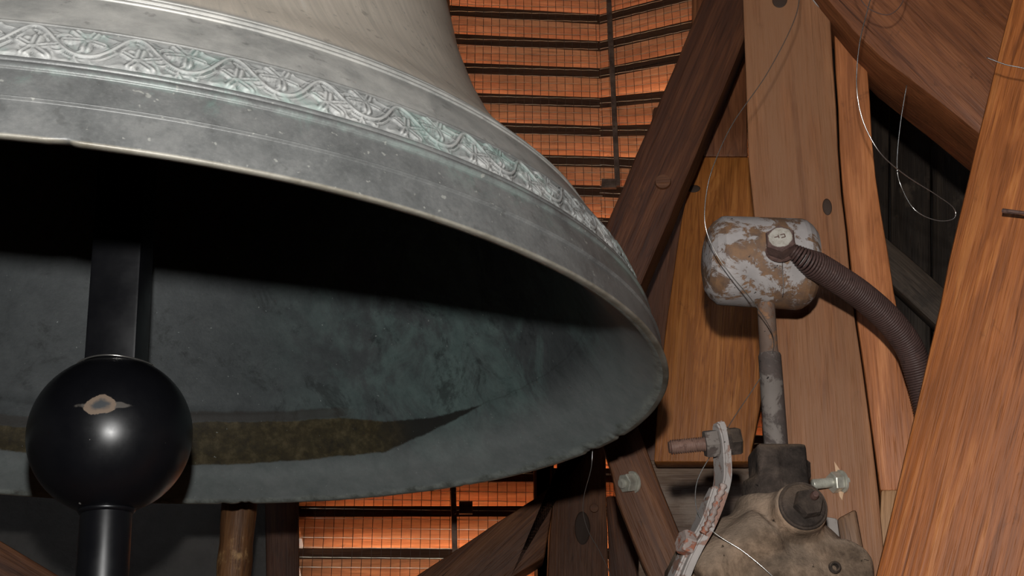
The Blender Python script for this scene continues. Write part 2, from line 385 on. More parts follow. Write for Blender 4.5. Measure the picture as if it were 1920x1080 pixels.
beam('post', [(998, 760), (1000, 930), (1003, 1150)], [(1040, 760), (1036, 930), (1030, 1150)], 2.72, .10, W_sap, far, down=0, bev=.008)
beam('brace', [(1118, 815), (1072, 884), (1000, 936), (780, 1080), (640, 1172)], [(1046, 880), (1040, 920), (1021, 1045), (960, 1082), (790, 1195)], 2.56, .14, W_brown, far, bev=.003, label='brown brace rising to the right below the bell')
beam('post', [(1136, 930), (1140, 1000), (1144, 1160)], [(1168, 930), (1212, 1060), (1236, 1160)], 2.35, .12, W_dark, far, down=0, bev=.004)
# low left
M_rough = wood('oak_rough_hewn', (.10, .042, .016), (.19, .085, .034), (.27, .13, .055), dust=(.50, .30, .13), dustamt=.13)
pa, pb = PY(457, 850, P(457, 1000, 1.96).y+.03), PY(458, 1160, P(457, 1000, 1.96).y+.03); pb.z = 0; pb.x = pa.x; pb.y = pa.y
mwp = frame((pa+pb)/2, (0, -1, 0), (pa-pb)); inv = mwp.inverted(); kk = 60
lp = mobj('post', tube([inv @ pa.lerp(pb, i/kk) for i in range(kk+1)], [.0285+.0012*math.sin(i*2.3)+random.uniform(-.001, .001) for i in range(kk+1)], 14), M_rough, left_fr, mwp, .9); lp['label'] = 'rough round-edged oak post'
beam('brace', [(-200, 905), (0, 1013), (125, 1088), (260, 1170)], [(-260, 1010), (-60, 1118), (65, 1190), (200, 1270)], 2.2, .12, W_brown, left_fr, bev=.004)
beam('jamb', [(494, 840), (498, 1000), (500, 1160)], [(561, 840), (561, 1000), (560, 1160)], 2.86, .12, W_dark, left_fr, down=0, bev=.004, label='dark jamb timber of the louvre opening')
beam('jamb', [(770, -140), (776, 0), (812, 800)], [(838, -140), (843, 0), (881, 800)], 3.0, .10, W_red, far, up=4.0, bev=.004)

# ------------------------------------------------------------------ bell
BC = CAM + Vector((-.43684, 1.20991, .33689)); BA = Vector((-.008, -.0005, 1)).normalized()
BM = frame(BC, BA, (1, 0, 0))
zk = [0, .03, .065, .10, .15, .175, .185, .22, .27, .33, .40, .5, .7, .80, .85]
rk = [.6, .5915, .582, .567, .533, .512, .502, .468, .434, .405, .381, .36, .335, .318, .285]
def r_out(z):
    z = np.asarray(z, float); r = np.interp(z, zk, rk)
    for d in (-.012, -.006, .006, .012): r = r + np.where(z > .01, np.interp(np.clip(z+d, 0, .85), zk, rk), r*0+np.interp(z, zk, rk))
    return r/5
def bead(z, z0, wd, h): return h*np.clip(1-((z-z0)/wd)**2, 0, None)**.5
def r_full(z):
    r = r_out(z) + bead(z, .0305, .0012, .0016) + .0011*np.clip((z-.0300)/.0006, 0, 1)*np.clip((.054-z)/.02, 0, 1) + bead(z, .0585, .0032, .0022) + bead(z, .0645, .0020, .0012)
    r += bead(z, .1015, .0018, .0016) + bead(z, .1475, .0024, .0022) + bead(z, .1535, .0030, .0034) + bead(z, .1600, .0024, .0022)
    return r - .0014*((z > .066) & (z < .1005))
def verts_rev(rs, zs, th):
    c, s = np.cos(th), np.sin(th)
    return np.stack([rs[:, None]*c, rs[:, None]*s, np.broadcast_to(zs[:, None], (len(zs), len(th)))], -1)
NT = 1200
th = np.linspace(0, 2*np.pi, NT, endpoint=False)
zo = np.concatenate([np.array([.0012]), np.arange(.003, .028, .003), np.arange(.028, .034, .0004), np.arange(.036, .054, .003), np.arange(.0545, .068, .0005),
      np.arange(.07, .099, .003), np.arange(.099, .105, .0005), np.arange(.107, .144, .003), np.arange(.1445, .1635, .0005), np.arange(.166, .85, .012)])
ro = r_full(zo)
lip_r = np.array([.5990, .5980, .5960, .5935]); lip_z = np.array([.0003, 0, 0, .0006])
zi_k = [.0006, .006, .03, .065, .10, .16, .24, .34, .45, .6, .72, .78]
ri_k = [.5935, .585, .557, .530, .510, .482, .443, .398, .36, .33, .30, .22]
zi = np.concatenate([np.linspace(.002, .12, 40), np.linspace(.13, .78, 45)])
ri = np.interp(zi, zi_k, ri_k); ri = np.convolve(np.pad(ri, 2, 'edge'), [.1, .2, .4, .2, .1], 'valid')
R_ = np.concatenate([[0.0001], [.14], ro[::-1], lip_r, ri, [.0001]]); Z_ = np.concatenate([[.87], [.868], zo[::-1], lip_z, zi, [.80]])
V = verts_rev(R_, Z_, th)
# hand-cast unevenness and chips on the lip
wob = .00015*np.sin(th*13+1)+.00008*np.sin(th*47)
lipmask = np.exp(-(Z_/.004)**2)[:, None]
def ang(px, py):
    q = BM.inverted() @ onplane(px, py, BC, BA); return math.atan2(q.y, q.x)
chip = np.zeros(NT)
for (px, py, wdt, dep) in [(118, 268, .010, .0022), (455, 942, .02, .003), (415, 940, .012, .002), (1112, 847, .02, .003), (1165, 820, .012, .0025), (880, 912, .01, .0015)]:
    d = (th-ang(px, py)+np.pi) % (2*np.pi)-np.pi; chip += dep*np.exp(-(d/wdt)**4)*(.75+.25*np.sin(th*310+px))
V[..., 2] += lipmask*(wob+chip)[None]
V[..., 0] *= 1-lipmask*chip[None]*.8; V[..., 1] *= 1-lipmask*chip[None]*.8
nr = len(R_)
idx = np.arange(nr*NT).reshape(nr, NT); a = idx[:-1]; b = np.roll(a, -1, 1); d = idx[1:]; c = np.roll(d, -1, 1)
quads = np.stack([a, d, c, b], -1).reshape(-1, 4)
def npmesh(name, verts, quads):
    me = bpy.data.meshes.new(name); me.vertices.add(len(verts)); me.vertices.foreach_set('co', verts.astype(np.float32).ravel())
    nq = len(quads); me.loops.add(nq*4); me.loops.foreach_set('vertex_index', quads.astype(np.int32).ravel())
    me.polygons.add(nq); me.polygons.foreach_set('loop_start', np.arange(0, nq*4, 4, dtype=np.int32)); me.polygons.foreach_set('loop_total', np.full(nq, 4, np.int32))
    me.update(); me.validate(); return me
me = npmesh('bell_wall', V.reshape(-1, 3), quads)

def bronze_out():
    m = Mt('bell_bronze_patina', .5, .15, .45); x = m.xyz(m.obj)
    a = m.math('ARCTAN2', x[1], x[0]); zz = x[2]
    n1 = m.noise(m.obj, 19, 9, .70, .2); n2 = m.noise(m.obj, 7, 6, .65); gr = m.noise(m.obj, 260, 4, .7); sp = m.noise(m.obj, 150, 2, .5); fine = m.noise(m.obj, 420, 2, .5)
    scr = m.noise(m.comb(m.math('MULTIPLY', a, 70), m.math('MULTIPLY', zz, 9), 0), 1.0, 5, .65, .6)
    c = m.ramp(m.math('MULTIPLY_ADD', m.math('SUBTRACT', n2, .5), .5, n1), [(.22, (.065, .067, .066)), (.48, (.118, .120, .117)), (.76, (.20, .199, .190))])
    c = m.mix(m.math('MULTIPLY', m.step(gr, .48, .68), .13), c, (.26, .26, .245)); c = m.mix(m.math('MULTIPLY', m.step(gr, .46, .30), .16), c, (.04, .041, .04))
    rib = m.math('MULTIPLY', m.step(zz, .099, .104), .85)  # rib lightened in colour for daylight falling from above
    c = m.mix(rib, c, m.ramp(n1, [(.3, (.22, .222, .21)), (.65, (.47, .455, .42))]))
    waist = m.step(zz, .158, .172)
    c = m.mix(waist, c, m.ramp(scr, [(.3, (.50, .45, .38)), (.6, (.64, .565, .47)), (.8, (.70, .645, .565))]))  # beige waist likewise has that daylight put into its colour
    # verdigris clinging to the mouldings
    g = m.math('MULTIPLY', m.step(m.noise(m.obj, 19, 8, .74, .8), .50, .68), m.math('SUBTRACT', 1, m.step(m.math('ABSOLUTE', m.math('SUBTRACT', zz, .062)), .006, .034)))
    c = m.mix(m.math('MULTIPLY', g, .42), c, (.15, .24, .205))
    edge = m.math('MULTIPLY', m.math('SUBTRACT', 1, m.step(m.math('ABSOLUTE', m.math('SUBTRACT', zz, .0555)), .0015, .004)), m.step(n1, .38, .6))
    c = m.mix(m.math('MULTIPLY', edge, .4), c, (.19, .25, .225))
    c = m.mix(m.math('MULTIPLY', m.step(sp, .67, .73), .6), c, (.32, .32, .29))
    c = m.mix(m.math('MULTIPLY', m.step(m.noise(m.obj, 60, 4, .6), .60, .70), .35), c, (.05, .05, .047))
    lip = m.math('SUBTRACT', 1, m.step(zz, .0012, .003))
    c = m.mix(m.math('MULTIPLY', lip, .75), c, m.ramp(n1, [(.35, (.13, .11, .075)), (.6, (.27, .25, .205))]))
    m.col(c); m.rough(m.math('MULTIPLY_ADD', n1, .3, .33))
    m.bump(m.math('ADD', m.math('MULTIPLY', n1, .5), m.math('MULTIPLY', fine, .25)), .35, .0015); return m.m
def strike_mask(m, x):                                   # worn strike area of the clapper on the far inside
    a = m.math('ARCTAN2', x[1], x[0]); return a
# strike-wear geometry: band centre height as a function of angle, taken in bell coordinates
def inner_hit(px, py):
    iv = BM.inverted(); o = iv @ CAM; d = (iv.to_3x3() @ ray(px, py))
    last = None
    for t in np.linspace(.8, 2.6, 3601):
        p = o + d*float(t); r = math.hypot(p.x, p.y)
        if p.z > .002 and p.z < .78:
            s = r - float(np.interp(p.z, zi_k, ri_k))
            if last is not None and last < 0 <= s: return math.atan2(p.y, p.x), p.z
            last = s
    return None
up_pts = [(20, 800), (380, 790), (520, 790), (640, 783), (720, 790), (800, 785), (905, 757)]
lo_pts = [(20, 845), (380, 872), (520, 866), (640, 855), (720, 848), (800, 812), (905, 757)]
UP = [inner_hit(*p) for p in up_pts]; LO = [inner_hit(*p) for p in lo_pts]
print('strike', UP, LO)
def bronze_in():
    m = Mt('bell_bronze_inside', .55, .1, .4); x = m.xyz(m.obj); zz = x[2]
    a = m.math('ARCTAN2', x[1], x[0])
    n1 = m.noise(m.obj, 9, 8, .7, .6); n2 = m.noise(m.obj, 26, 10, .78); sp = m.noise(m.obj, 190, 2, .5)
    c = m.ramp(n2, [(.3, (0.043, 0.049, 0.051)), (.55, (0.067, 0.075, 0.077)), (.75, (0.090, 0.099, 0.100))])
    # green towards the right of the far wall, mottled
    tg = m.math('MULTIPLY', m.step(n1, .40, .62), m.math('SUBTRACT', 1, m.step(m.math('ABSOLUTE', m.math('SUBTRACT', a, .45)), .35, 1.2)))
    c = m.mix(m.math('MULTIPLY', tg, .8), c, m.ramp(n2, [(.3, (0.083, 0.125, 0.120)), (.7, (0.149, 0.210, 0.195))]))
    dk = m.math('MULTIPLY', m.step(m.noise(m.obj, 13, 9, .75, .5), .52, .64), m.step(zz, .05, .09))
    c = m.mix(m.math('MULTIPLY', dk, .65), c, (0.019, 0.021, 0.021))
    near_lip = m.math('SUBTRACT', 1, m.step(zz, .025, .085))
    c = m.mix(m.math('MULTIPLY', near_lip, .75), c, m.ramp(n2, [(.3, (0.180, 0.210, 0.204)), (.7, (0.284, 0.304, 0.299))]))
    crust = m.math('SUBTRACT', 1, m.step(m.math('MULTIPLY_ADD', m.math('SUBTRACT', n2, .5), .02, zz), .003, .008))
    c = m.mix(m.math('MULTIPLY', crust, .8), c, m.ramp(m.noise(m.obj, 40, 6, .7), [(.35, (0.093, 0.098, 0.083)), (.6, (0.315, 0.344, 0.315))]))
    # strike wear
    def curve(pts):
        n = m.t.nodes.new('ShaderNodeFloatCurve'); amin, amax = .3, 2.4
        m.L(m.math('DIVIDE', m.math('SUBTRACT', a, amin), amax-amin, clamp=True), n.inputs['Value'])
        cu = n.mapping.curves[0]; pp = sorted(((p[0]-amin)/(amax-amin), p[1]/.3) for p in pts)
        pp = [(0, pp[0][1])] + pp + [(1, pp[-1][1])]
        while len(cu.points) < len(pp): cu.points.new(.5, .5)
        for q, (u_, v__) in zip(cu.points, pp): q.location = (u_, v__); q.handle_type = 'VECTOR'
        n.mapping.update(); return m.math('MULTIPLY', n.outputs[0], .3)
    zu, zl = curve(UP), curve(LO); wob_ = m.math('MULTIPLY', m.math('SUBTRACT', n2, .5), .010)
    zz2 = m.math('ADD', zz, wob_)
    ins = m.math('MULTIPLY', m.step(m.math('SUBTRACT', zu, zz2), -.0015, .0015), m.step(m.math('SUBTRACT', zz2, zl), -.0015, .0015))
    moss = m.ramp(m.noise(m.obj, 55, 6, .7), [(.3, (.018, .013, .007)), (.5, (.046, .034, .013)), (.72, (.11, .085, .042))])
    moss = m.mix(m.step(a, .95, 1.12), (.016, .014, .012), moss)
    c = m.mix(m.math('MULTIPLY', ins, .93), c, moss)
    dkr = m.math('MULTIPLY', m.step(m.math('SUBTRACT', zz2, zu), -.001, .002), m.math('SUBTRACT', 1, m.step(m.math('SUBTRACT', zz2, zu), .012, .016)))
    dkr = m.math('MULTIPLY', dkr, m.step(a, 1.12, 1.22))
    c = m.mix(m.math('MULTIPLY', dkr, .6), c, (.04, .031, .024))
    c = m.mix(m.math('MULTIPLY', m.step(sp, .735, .77), .6), c, (.35, .38, .36))
    m.col(c); m.bump(m.math('ADD', n2, m.math('MULTIPLY', sp, .2)), .4, .0015); return m.m
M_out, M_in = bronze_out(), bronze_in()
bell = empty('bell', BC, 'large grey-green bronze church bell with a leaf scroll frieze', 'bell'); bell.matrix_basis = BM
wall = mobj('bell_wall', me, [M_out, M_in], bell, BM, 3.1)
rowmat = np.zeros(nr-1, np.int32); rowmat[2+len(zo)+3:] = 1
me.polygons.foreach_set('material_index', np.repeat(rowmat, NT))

# leaf scroll frieze: cast relief
def frieze(nper=52, ns=88, ntt=52):
    s = (np.arange(ns)/ns)[:, None]; t = np.linspace(0, 1, ntt)[None]
    asp = 1.75                                           # period / height
    X = s*asp + 0*t; Y = t + 0*s; h = np.zeros_like(X)
    def add(hh): np.maximum(h, hh, out=h)
    def seg(d, wd, ht): return ht*np.sqrt(np.clip(1-(d/wd)**2, 0, 1))
    for off in (-1, 0, 1):
        # undulating stem drawn as polyline distance
        ss = np.linspace(-.1, 1.1, 160); sx = (ss+off)*asp; sy = .5+.37*np.cos(2*np.pi*ss)+.05*np.cos(4*np.pi*ss)
        dd = np.sqrt((X[..., None]-sx)**2+(Y[..., None]-sy)**2).min(-1); add(seg(dd, .055, .95))
        add(seg(np.abs(dd-.085), .022, .4))
        for (cx_, cy_, sg, rot) in ((.02, .30, 1, .3), (.52, .70, -1, 3.5)):
            px, py = (cx_+off)*asp, cy_
            # five-lobed leaf
            for k, (an, ln, wd) in enumerate(((0, .40, .14), (1.15, .34, .14), (-1.2, .36, .14), (2.25, .30, .12), (-2.3, .30, .12))):
                ang_ = rot+an
                for q in np.linspace(.25, 1, 5):
                    ex, ey = px+math.cos(ang_)*ln*q, py+sg*0+math.sin(ang_)*ln*q*.8
                    d_ = np.hypot(X-ex, Y-ey); add(seg(d_, wd*(.55+.55*q-.3*q**3), .55+.45*q))
                ux, uy = math.cos(ang_), math.sin(ang_)*.8
                along = ((X-px)*ux+(Y-py)*uy); across = np.abs((X-px)*uy-(Y-py)*ux)
                h -= .45*np.exp(-(across/.022)**2)*((along > .03) & (along < ln*1.05))
            # curling tendril
            tt = np.linspace(0, 4.6, 70); rr = .05+.055*tt/1.6
            tx = px+.36*sg+rr*np.cos(tt*1.6+rot)*.9; ty = py+sg*.04+rr*np.sin(tt*1.6+rot)*.8
            d_ = np.sqrt((X[..., None]-tx)**2+(Y[..., None]-ty)**2).min(-1); add(seg(d_, .038, .75))
    wx = X+.10*np.sin(7*Y+5*np.sin(2*np.pi*s)); wy = Y+.10*np.sin(2*np.pi*s*2+4*Y)
    sw = .5+.5*np.sin(2*np.pi*(3*wx/asp)+3.2*np.sin(7*wy)+2.2*np.sin(2*np.pi*s*2)); sw2 = .5+.5*np.cos(2*np.pi*(5*wx/asp)-9*wy+2*np.sin(5*wy))
    h = np.maximum(h, .42*sw**2+.28*sw2**3)
    h = np.clip(h, 0, 1.1)*np.clip(np.minimum(Y, 1-Y)/.05, 0, 1)
    return h
h = frieze(); ns, ntt = h.shape; NP = 56
H = np.tile(h, (NP, 1)).T                                # rows t, cols s
H = H + .10*rng.standard_normal(H.shape)*0 + .12*np.sin(np.linspace(0, 2*np.pi*31, H.shape[1]))[None]*(H > .2)
thf = np.linspace(0, 2*np.pi, ns*NP, endpoint=False); zf = np.linspace(.0672, .0998, ntt)
# the half that faces away is never lit or seen from a step aside of here; coarser there
rb = r_out(zf)-.0010; slope = np.gradient(rb, zf); nl = np.sqrt(1+slope**2)
amp = .0029
Rr = rb[:, None]+H*amp/nl[:, None]; Zr = zf[:, None]-H*amp*slope[:, None]/nl[:, None]
Vf = np.stack([Rr*np.cos(thf), Rr*np.sin(thf), Zr], -1); nc = ns*NP
idx = np.arange(ntt*nc).reshape(ntt, nc); a = idx[:-1]; b = np.roll(a, -1, 1); d = idx[1:]; c = np.roll(d, -1, 1)
mef = npmesh('leaf_scroll_frieze', Vf.reshape(-1, 3), np.stack([a, b, c, d], -1).reshape(-1, 4))
def frieze_mat():
    m = Mt('frieze_bronze', .55, .05, .4); n1 = m.noise(m.obj, 17, 8, .68); 
    g = m.t.nodes.new('ShaderNodeNewGeometry')
    c = m.ramp(n1, [(.28, (.13, .133, .128)), (.5, (.23, .233, .225)), (.72, (.34, .333, .317))])
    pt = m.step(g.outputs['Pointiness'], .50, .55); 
    c = m.mix(m.math('MULTIPLY', m.step(g.outputs['Pointiness'], .492, .455), .6), c, (.045, .047, .045))  # relief shade painted in: hollows darkened
    c = m.mix(m.math('MULTIPLY', pt, .45), c, (.46, .455, .435))  # painted highlight on the raised edges
    c = m.mix(m.math('MULTIPLY', m.step(m.noise(m.obj, 12, 7, .7, .8), .5, .68), .55), c, (.17, .27, .235))
    m.col(c); m.bump(m.noise(m.obj, 240, 3), .3, .001); return m.m
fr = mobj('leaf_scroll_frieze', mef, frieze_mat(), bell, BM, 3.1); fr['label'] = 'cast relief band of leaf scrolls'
# crown and headstock that carry the bell (above the frame)
crown = mobj('crown', lathe([(0, .97), (.08, .965), (.10, .93), (.10, .85), (0, .85)], 32), M_out, bell, BM, .6)
hs = mobj('headstock', boxmesh(2.2, .26, .24, .01), W_brown, None, Matrix.Translation(BC+BA*.97+Vector((0, 0, .12))))
hs.matrix_world = Matrix.Translation(BC+Vector((-.5, 0, 1.09))); tag(hs, 'oak headstock beam the bronze bell hangs from', 'beam')

# ------------------------------------------------------------------ clapper
mb = Mt('black_gloss_paint', .22, 0, .5); nb = mb.noise(mb.obj, 30, 5, .6); x = mb.xyz(mb.obj)
M_blk = mb.m; mb.rough(mb.ramp(nb, [(.3, .30), (.7, .42)])); 
spk = mb.step(mb.noise(mb.obj, 120, 2), .745, .77)
mb.col(mb.mix(spk, (.0045, .0046, .006), (.12, .11, .10)))
CT, CB = PY(232, 440, 1.245), PY(193, 1082, 1.245); cax = (CT-CB).normalized()
BALL = P(208, 816, 1.277); RB = .0862
clap = empty('clapper', BALL, 'glossy black clapper with a round ball hanging inside the bell', 'clapper'); CM = frame(BALL, cax, (1, 0, 0)); clap.matrix_basis = CM
mbb = Mt('black_ball_paint', .2, 0, .5); nb = mbb.noise(mbb.obj, 26, 6, .65); chipn = mbb.noise(mbb.obj, 55, 5, .6)
# chipped paint patch showing brown primer (object space, on the side that faces the camera)
ch = CM.inverted() @ (P(186, 757, 1.2)); ch = (ch.normalized())*RB
vm = mbb.t.nodes.new('ShaderNodeVectorMath'); vm.operation = 'SUBTRACT'; mbb.t.links.new(mbb.obj, vm.inputs[0]); vm.inputs[1].default_value = ch
mp = mbb.map(vm.outputs[0], (.72, 1, 1.15), rand=False); ln = mbb.t.nodes.new('ShaderNodeVectorMath'); ln.operation = 'LENGTH'; mbb.t.links.new(mp, ln.inputs[0])
dd = mbb.math('MULTIPLY_ADD', mbb.math('SUBTRACT', chipn, .5), .014, ln.outputs['Value'])
patch = mbb.math('SUBTRACT', 1, mbb.step(dd, .0112, .0122)); inner = mbb.math('SUBTRACT', 1, mbb.step(dd, .0035, .0085))
mp2 = mbb.map(vm.outputs[0], (.34, 1, 3.2), loc=(-.004, 0, 0), rand=False); ln2 = mbb.t.nodes.new('ShaderNodeVectorMath'); ln2.operation = 'LENGTH'; mbb.t.links.new(mp2, ln2.inputs[0])
scratch = mbb.math('SUBTRACT', 1, mbb.step(mbb.math('MULTIPLY_ADD', mbb.math('SUBTRACT', chipn, .5), .014, ln2.outputs['Value']), .010, .013))
c = mbb.mix(mbb.math('MULTIPLY', scratch, .5), (.0045, .0046, .006), (.16, .14, .12))
c = mbb.mix(patch, c, mbb.mix(inner, (.20, .145, .105), (.05, .055, .06)))
c = mbb.mix(mbb.step(mbb.noise(mbb.obj, 90, 2), .76, .78), c, (.25, .24, .22))
mbb.col(c); mbb.rough(mbb.mix(mbb.math('MAXIMUM', patch, mbb.math('MULTIPLY', scratch, .5)), mbb.ramp(nb, [(.3, .28), (.72, .42)]), (.75, .75, .75)))
prof = [(0, RB)] + [(RB*math.sin(t_), RB*math.cos(t_)) for t_ in np.linspace(.05, math.pi-.05, 60)] + [(0, -RB)]
ball = mobj('ball', lathe(prof, 96), mbb.m, clap, CM, 3.1)
wire_ring = [(.041*math.cos(t_), .041*math.sin(t_), .0775+.001*math.sin(3*t_)) for t_ in np.linspace(0, 2*math.pi, 60)]
stw = Mt('steel_wire', .25, .9, .5).col((.55, .53, .5)).m
bw = Mt('black_wire', .35, .3, .5).col((.06, .055, .05)).m
mobj('binding_wire', tube([Vector(p) for p in wire_ring], .0010, 6), stw, clap, CM, 3.1)
bar = boxmesh(.056, .05, .80, .003, 2); mobj('shank', bar, M_blk, clap, CM @ Matrix.Translation((0, .004, .070+.40)), .6)
mobj('tail', lathe([(0, -.07), (.0262, -.07), (.0265, -.075), (.0265, -.42), (.022, -.43), (0, -.43)], 40), M_blk, clap, CM, .6)
mobj('weld_collar', lathe([(.0285, -.0800), (.030, -.0825), (.0275, -.086), (.0255, -.0855)], 40, loop=True), M_blk, clap, CM, 3.1)

# ------------------------------------------------------------------ hammer
def painted(name, paint, rust, under, amt=.5, rough=.7, sc=26):
    m = Mt(name, rough, 0, .3); n = m.noise(m.obj, sc, 9, .72, .5); k = m.noise(m.obj, sc*4, 4, .6); b_ = m.noise(m.obj, sc*.5, 4, .6)
    pc = m.ramp(b_, [(.3, tuple(x*.62 for x in paint)), (.6, paint)])
    rc = m.ramp(m.noise(m.obj, sc*2.2, 5, .7), [(.3, under), (.62, rust)])
    f = m.step(m.math('MULTIPLY_ADD', m.math('SUBTRACT', k, .5), .12, n), amt-.02, amt+.035)
    c = m.mix(f, pc, rc); c = m.mix(m.step(m.noise(m.obj, sc*6, 2), .70, .74), c, tuple(x*.3 for x in under))
    m.col(c); m.bump(m.math('SUBTRACT', m.math('MULTIPLY', k, .3), m.math('MULTIPLY', f, .6)), .5, .0012); return m.m
M_head = painted('flaking_white_paint', (.38, .345, .33), (.21, .115, .06), (.085, .06, .05), .50)
M_rodp = painted('rod_rust_paint', (.15, .10, .075), (.24, .12, .06), (.07, .045, .038), .58, sc=34)
M_rodg = painted('rod_grey_dust', (.19, .16, .14), (.085, .063, .054), (.05, .04, .036), .46, sc=18)
M_rust = painted('rusty_steel', (.125, .07, .055), (.10, .052, .042), (.045, .03, .028), .5, .6, 60)
M_spring = painted('brown_spring_paint', (.075, .043, .037), (.09, .05, .042), (.035, .022, .02), .55, .5, 60)
ZH = P(1420, 492, 1.33).y
HL, HR = PY(1316, 487, ZH), PY(1526, 497, ZH); hax = (HR-HL).normalized(); HC = (HL+HR)/2; HM = frame(HC, hax, (0, -1, 0))
ham = empty('bell_hammer', PY(1480, 1000, ZH), 'flaking white painted cylindrical hammer head on an upright rod and dirty cast bearing', 'hammer')
RH = .0508; hl = (HR-HL).length/2
head = mobj('hammer_head', lathe([(0, -hl+.001), (.02, -hl+.002), (.036, -hl+.006), (.0435, -hl+.0115), (.0475, -hl+.017), (.0500, -hl+.0195), (.0508, -hl+.024), (RH+.0012, hl-.018), (RH, hl-.013), (.046, hl-.006), (.040, hl-.001), (.036, hl), (0, hl)], 64), M_head, ham, HM, .22)
# seam weld on the head
mobj('weld_seam', tube([HC + hax*(.018+.002*math.sin(t_*4)) + RH*1.006*(Vector((0, -math.cos(t_), math.sin(t_)))) for t_ in np.linspace(-1.2, .35, 30)], .0009, 6), M_rodg, head, None, 3.1)
def hexprism(r, h, ch=.12, a0=0):
    return lathe([(0, 0), (r*.95, 0), (r, h*.06), (r, h*(1-ch)), (r*.9, h), (0, h)], 6, a0=a0)
def hexnut(r, h, hole, a0=0):
    return lathe([(hole, 0), (r*.94, 0), (r, h*.1), (r, h*.9), (r*.92, h), (hole, h)], 6, a0=a0, loop=True)
def thread(a, b, r, pitch, name='thread'):
    a, b = Vector(a), Vector(b); L = (b-a).length; n = int(L/pitch*4); prof = [(0, 0)]
    for i in range(n+1):
        prof.append((r*(1 if i % 4 in (1, 2) else .86) * (.8 if i > n-3 else 1), L*i/n))
    prof.append((0, L)); return lathe(prof, 20), frame(a, b-a)
# big bolt through the head
bd = Vector((-.22, -1, .20)).normalized(); bp = P(1463, 444, 1.26); bbase = bp - bd*.020
mwb = frame(bbase, bd, (1, 0, .15))
m2 = Mt('bolt_paint', .7, 0, .3); n2 = m2.noise(m2.obj, 120, 5, .7); rr_ = m2.xyz(m2.obj)
rad = m2.math('SQRT', m2.math('ADD', m2.math('MULTIPLY', rr_[0], rr_[0]), m2.math('MULTIPLY', rr_[1], rr_[1])))
top = m2.math('MULTIPLY', m2.step(rr_[2], .0175, .0185), m2.math('SUBTRACT', 1, m2.step(m2.math('MULTIPLY_ADD', m2.math('SUBTRACT', n2, .5), .006, rad), .0118, .0128)))
m2.col(m2.mix(top, m2.ramp(n2, [(.35, (.07, .04, .035)), (.7, (.14, .085, .07))]), m2.ramp(n2, [(.3, (.22, .19, .15)), (.55, (.40, .37, .32))])))
hb = mobj('bolt_head', hexprism(.0172, .019, .12, .35), m2.m, ham, mwb, .4)
def cut_ring(r, rt, gap, a0):
    return tube([Vector((r*math.cos(t_), r*math.sin(t_), .0015*t_/6)) for t_ in np.linspace(a0, a0+2*math.pi-gap, 40)], rt, 6)
mobj('spring_washer', cut_ring(.0150, .0026, .3, -.55), M_rust, hb, mwb @ Matrix.Translation((0, 0, -.004)), 1.0)
mobj('bolt_shank', lathe([(0, 0), (.010, 0), (.010, -.03), (0, -.03)], 16), M_rust, hb, mwb, .6)
for dx, dy, aa in ((-.004, .0015, 0), (-.0015, .0015, 1.57), (.003, .003, 0), (.003, -.001, 0), (.0052, .001, 1.57)):   # worn stamped marks on the head
    mobj('stamped_mark', boxmesh(.0042, .0011, .0006), M_rust, hb, mwb @ Matrix.Translation((dx, dy, .0191)) @ Matrix.Rotation(aa, 4, 'Z'))
# rod in two lengths
r0, r1, r2 = PY(1436, 566, ZH), PY(1442, 664, ZH), PY(1457, 862, ZH); ra = (r0-r2).normalized()
mobj('rod', tube([r2, r2.lerp(r1, .5), r1, r1.lerp(r0, .1), r0+ra*.012], [.0118, .0118, .0108, .0100, .0098], 28), M_rodp, ham, None, .6)
sl = mobj('sleeve', lathe([(.0095, 0), (.0128, .001), (.0124, (r1-r2).length-.002), (.0116, (r1-r2).length), (.0095, (r1-r2).length)], 28), M_rodg, ham, frame(r2, ra), .6)

# dirty cast bearing: voxel-fused lumps
def fuse(prims, name, voxel=.004, smooth=8):
    bm = bmesh.new()
    for kind_, mw, dims in prims:
        if kind_ == 'box': v = bmesh.ops.create_cube(bm, size=1, matrix=mw @ Matrix.Diagonal((*dims, 1)))
        elif kind_ == 'cyl': v = bmesh.ops.create_cone(bm, cap_ends=True, segments=32, radius1=dims[0], radius2=dims[1], depth=dims[2], matrix=mw)
        else: v = bmesh.ops.create_uvsphere(bm, u_segments=24, v_segments=16, radius=1, matrix=mw @ Matrix.Diagonal((*dims, 1)))
    me_ = bmmesh(bm, name); o = bpy.data.objects.new('tmp', me_); COL.objects.link(o)
    r = o.modifiers.new('r', 'REMESH'); r.mode = 'VOXEL'; r.voxel_size = voxel
    s_ = o.modifiers.new('s', 'SMOOTH'); s_.factor = .5; s_.iterations = smooth
    dg = bpy.context.evaluated_depsgraph_get(); out = bpy.data.meshes.new_from_object(o.evaluated_get(dg)); out.name = name
    bpy.data.objects.remove(o); return out
def T(p, zdir=(0, 0, 1), x=None): return frame(p, zdir, x)
def dirty(name, base, dust, fuzz=.5):
    m = Mt(name, .9, 0, .2); n = m.noise(m.obj, 22, 8, .7, .3); k = m.noise(m.obj, 160, 4, .7); g = m.t.nodes.new('ShaderNodeNewGeometry')
    nz = m.xyz(g.outputs['Normal'])[2]
    c = m.ramp(n, [(.32, tuple(x*.22 for x in base)), (.5, tuple(x*.8 for x in base)), (.68, tuple(min(1, x*1.9) for x in base))])
    f = m.math('MULTIPLY', m.step(m.math('ADD', nz, m.math('MULTIPLY', n, .8)), .35, 1.0), fuzz)
    c = m.mix(f, c, dust); c = m.mix(m.step(m.noise(m.obj, 70, 3), .68, .72), c, tuple(x*.2 for x in base)); m.col(c)
    m.bump(m.math('ADD', m.math('MULTIPLY', n, .6), m.math('MULTIPLY', k, .7)), .9, .0032); return m.m
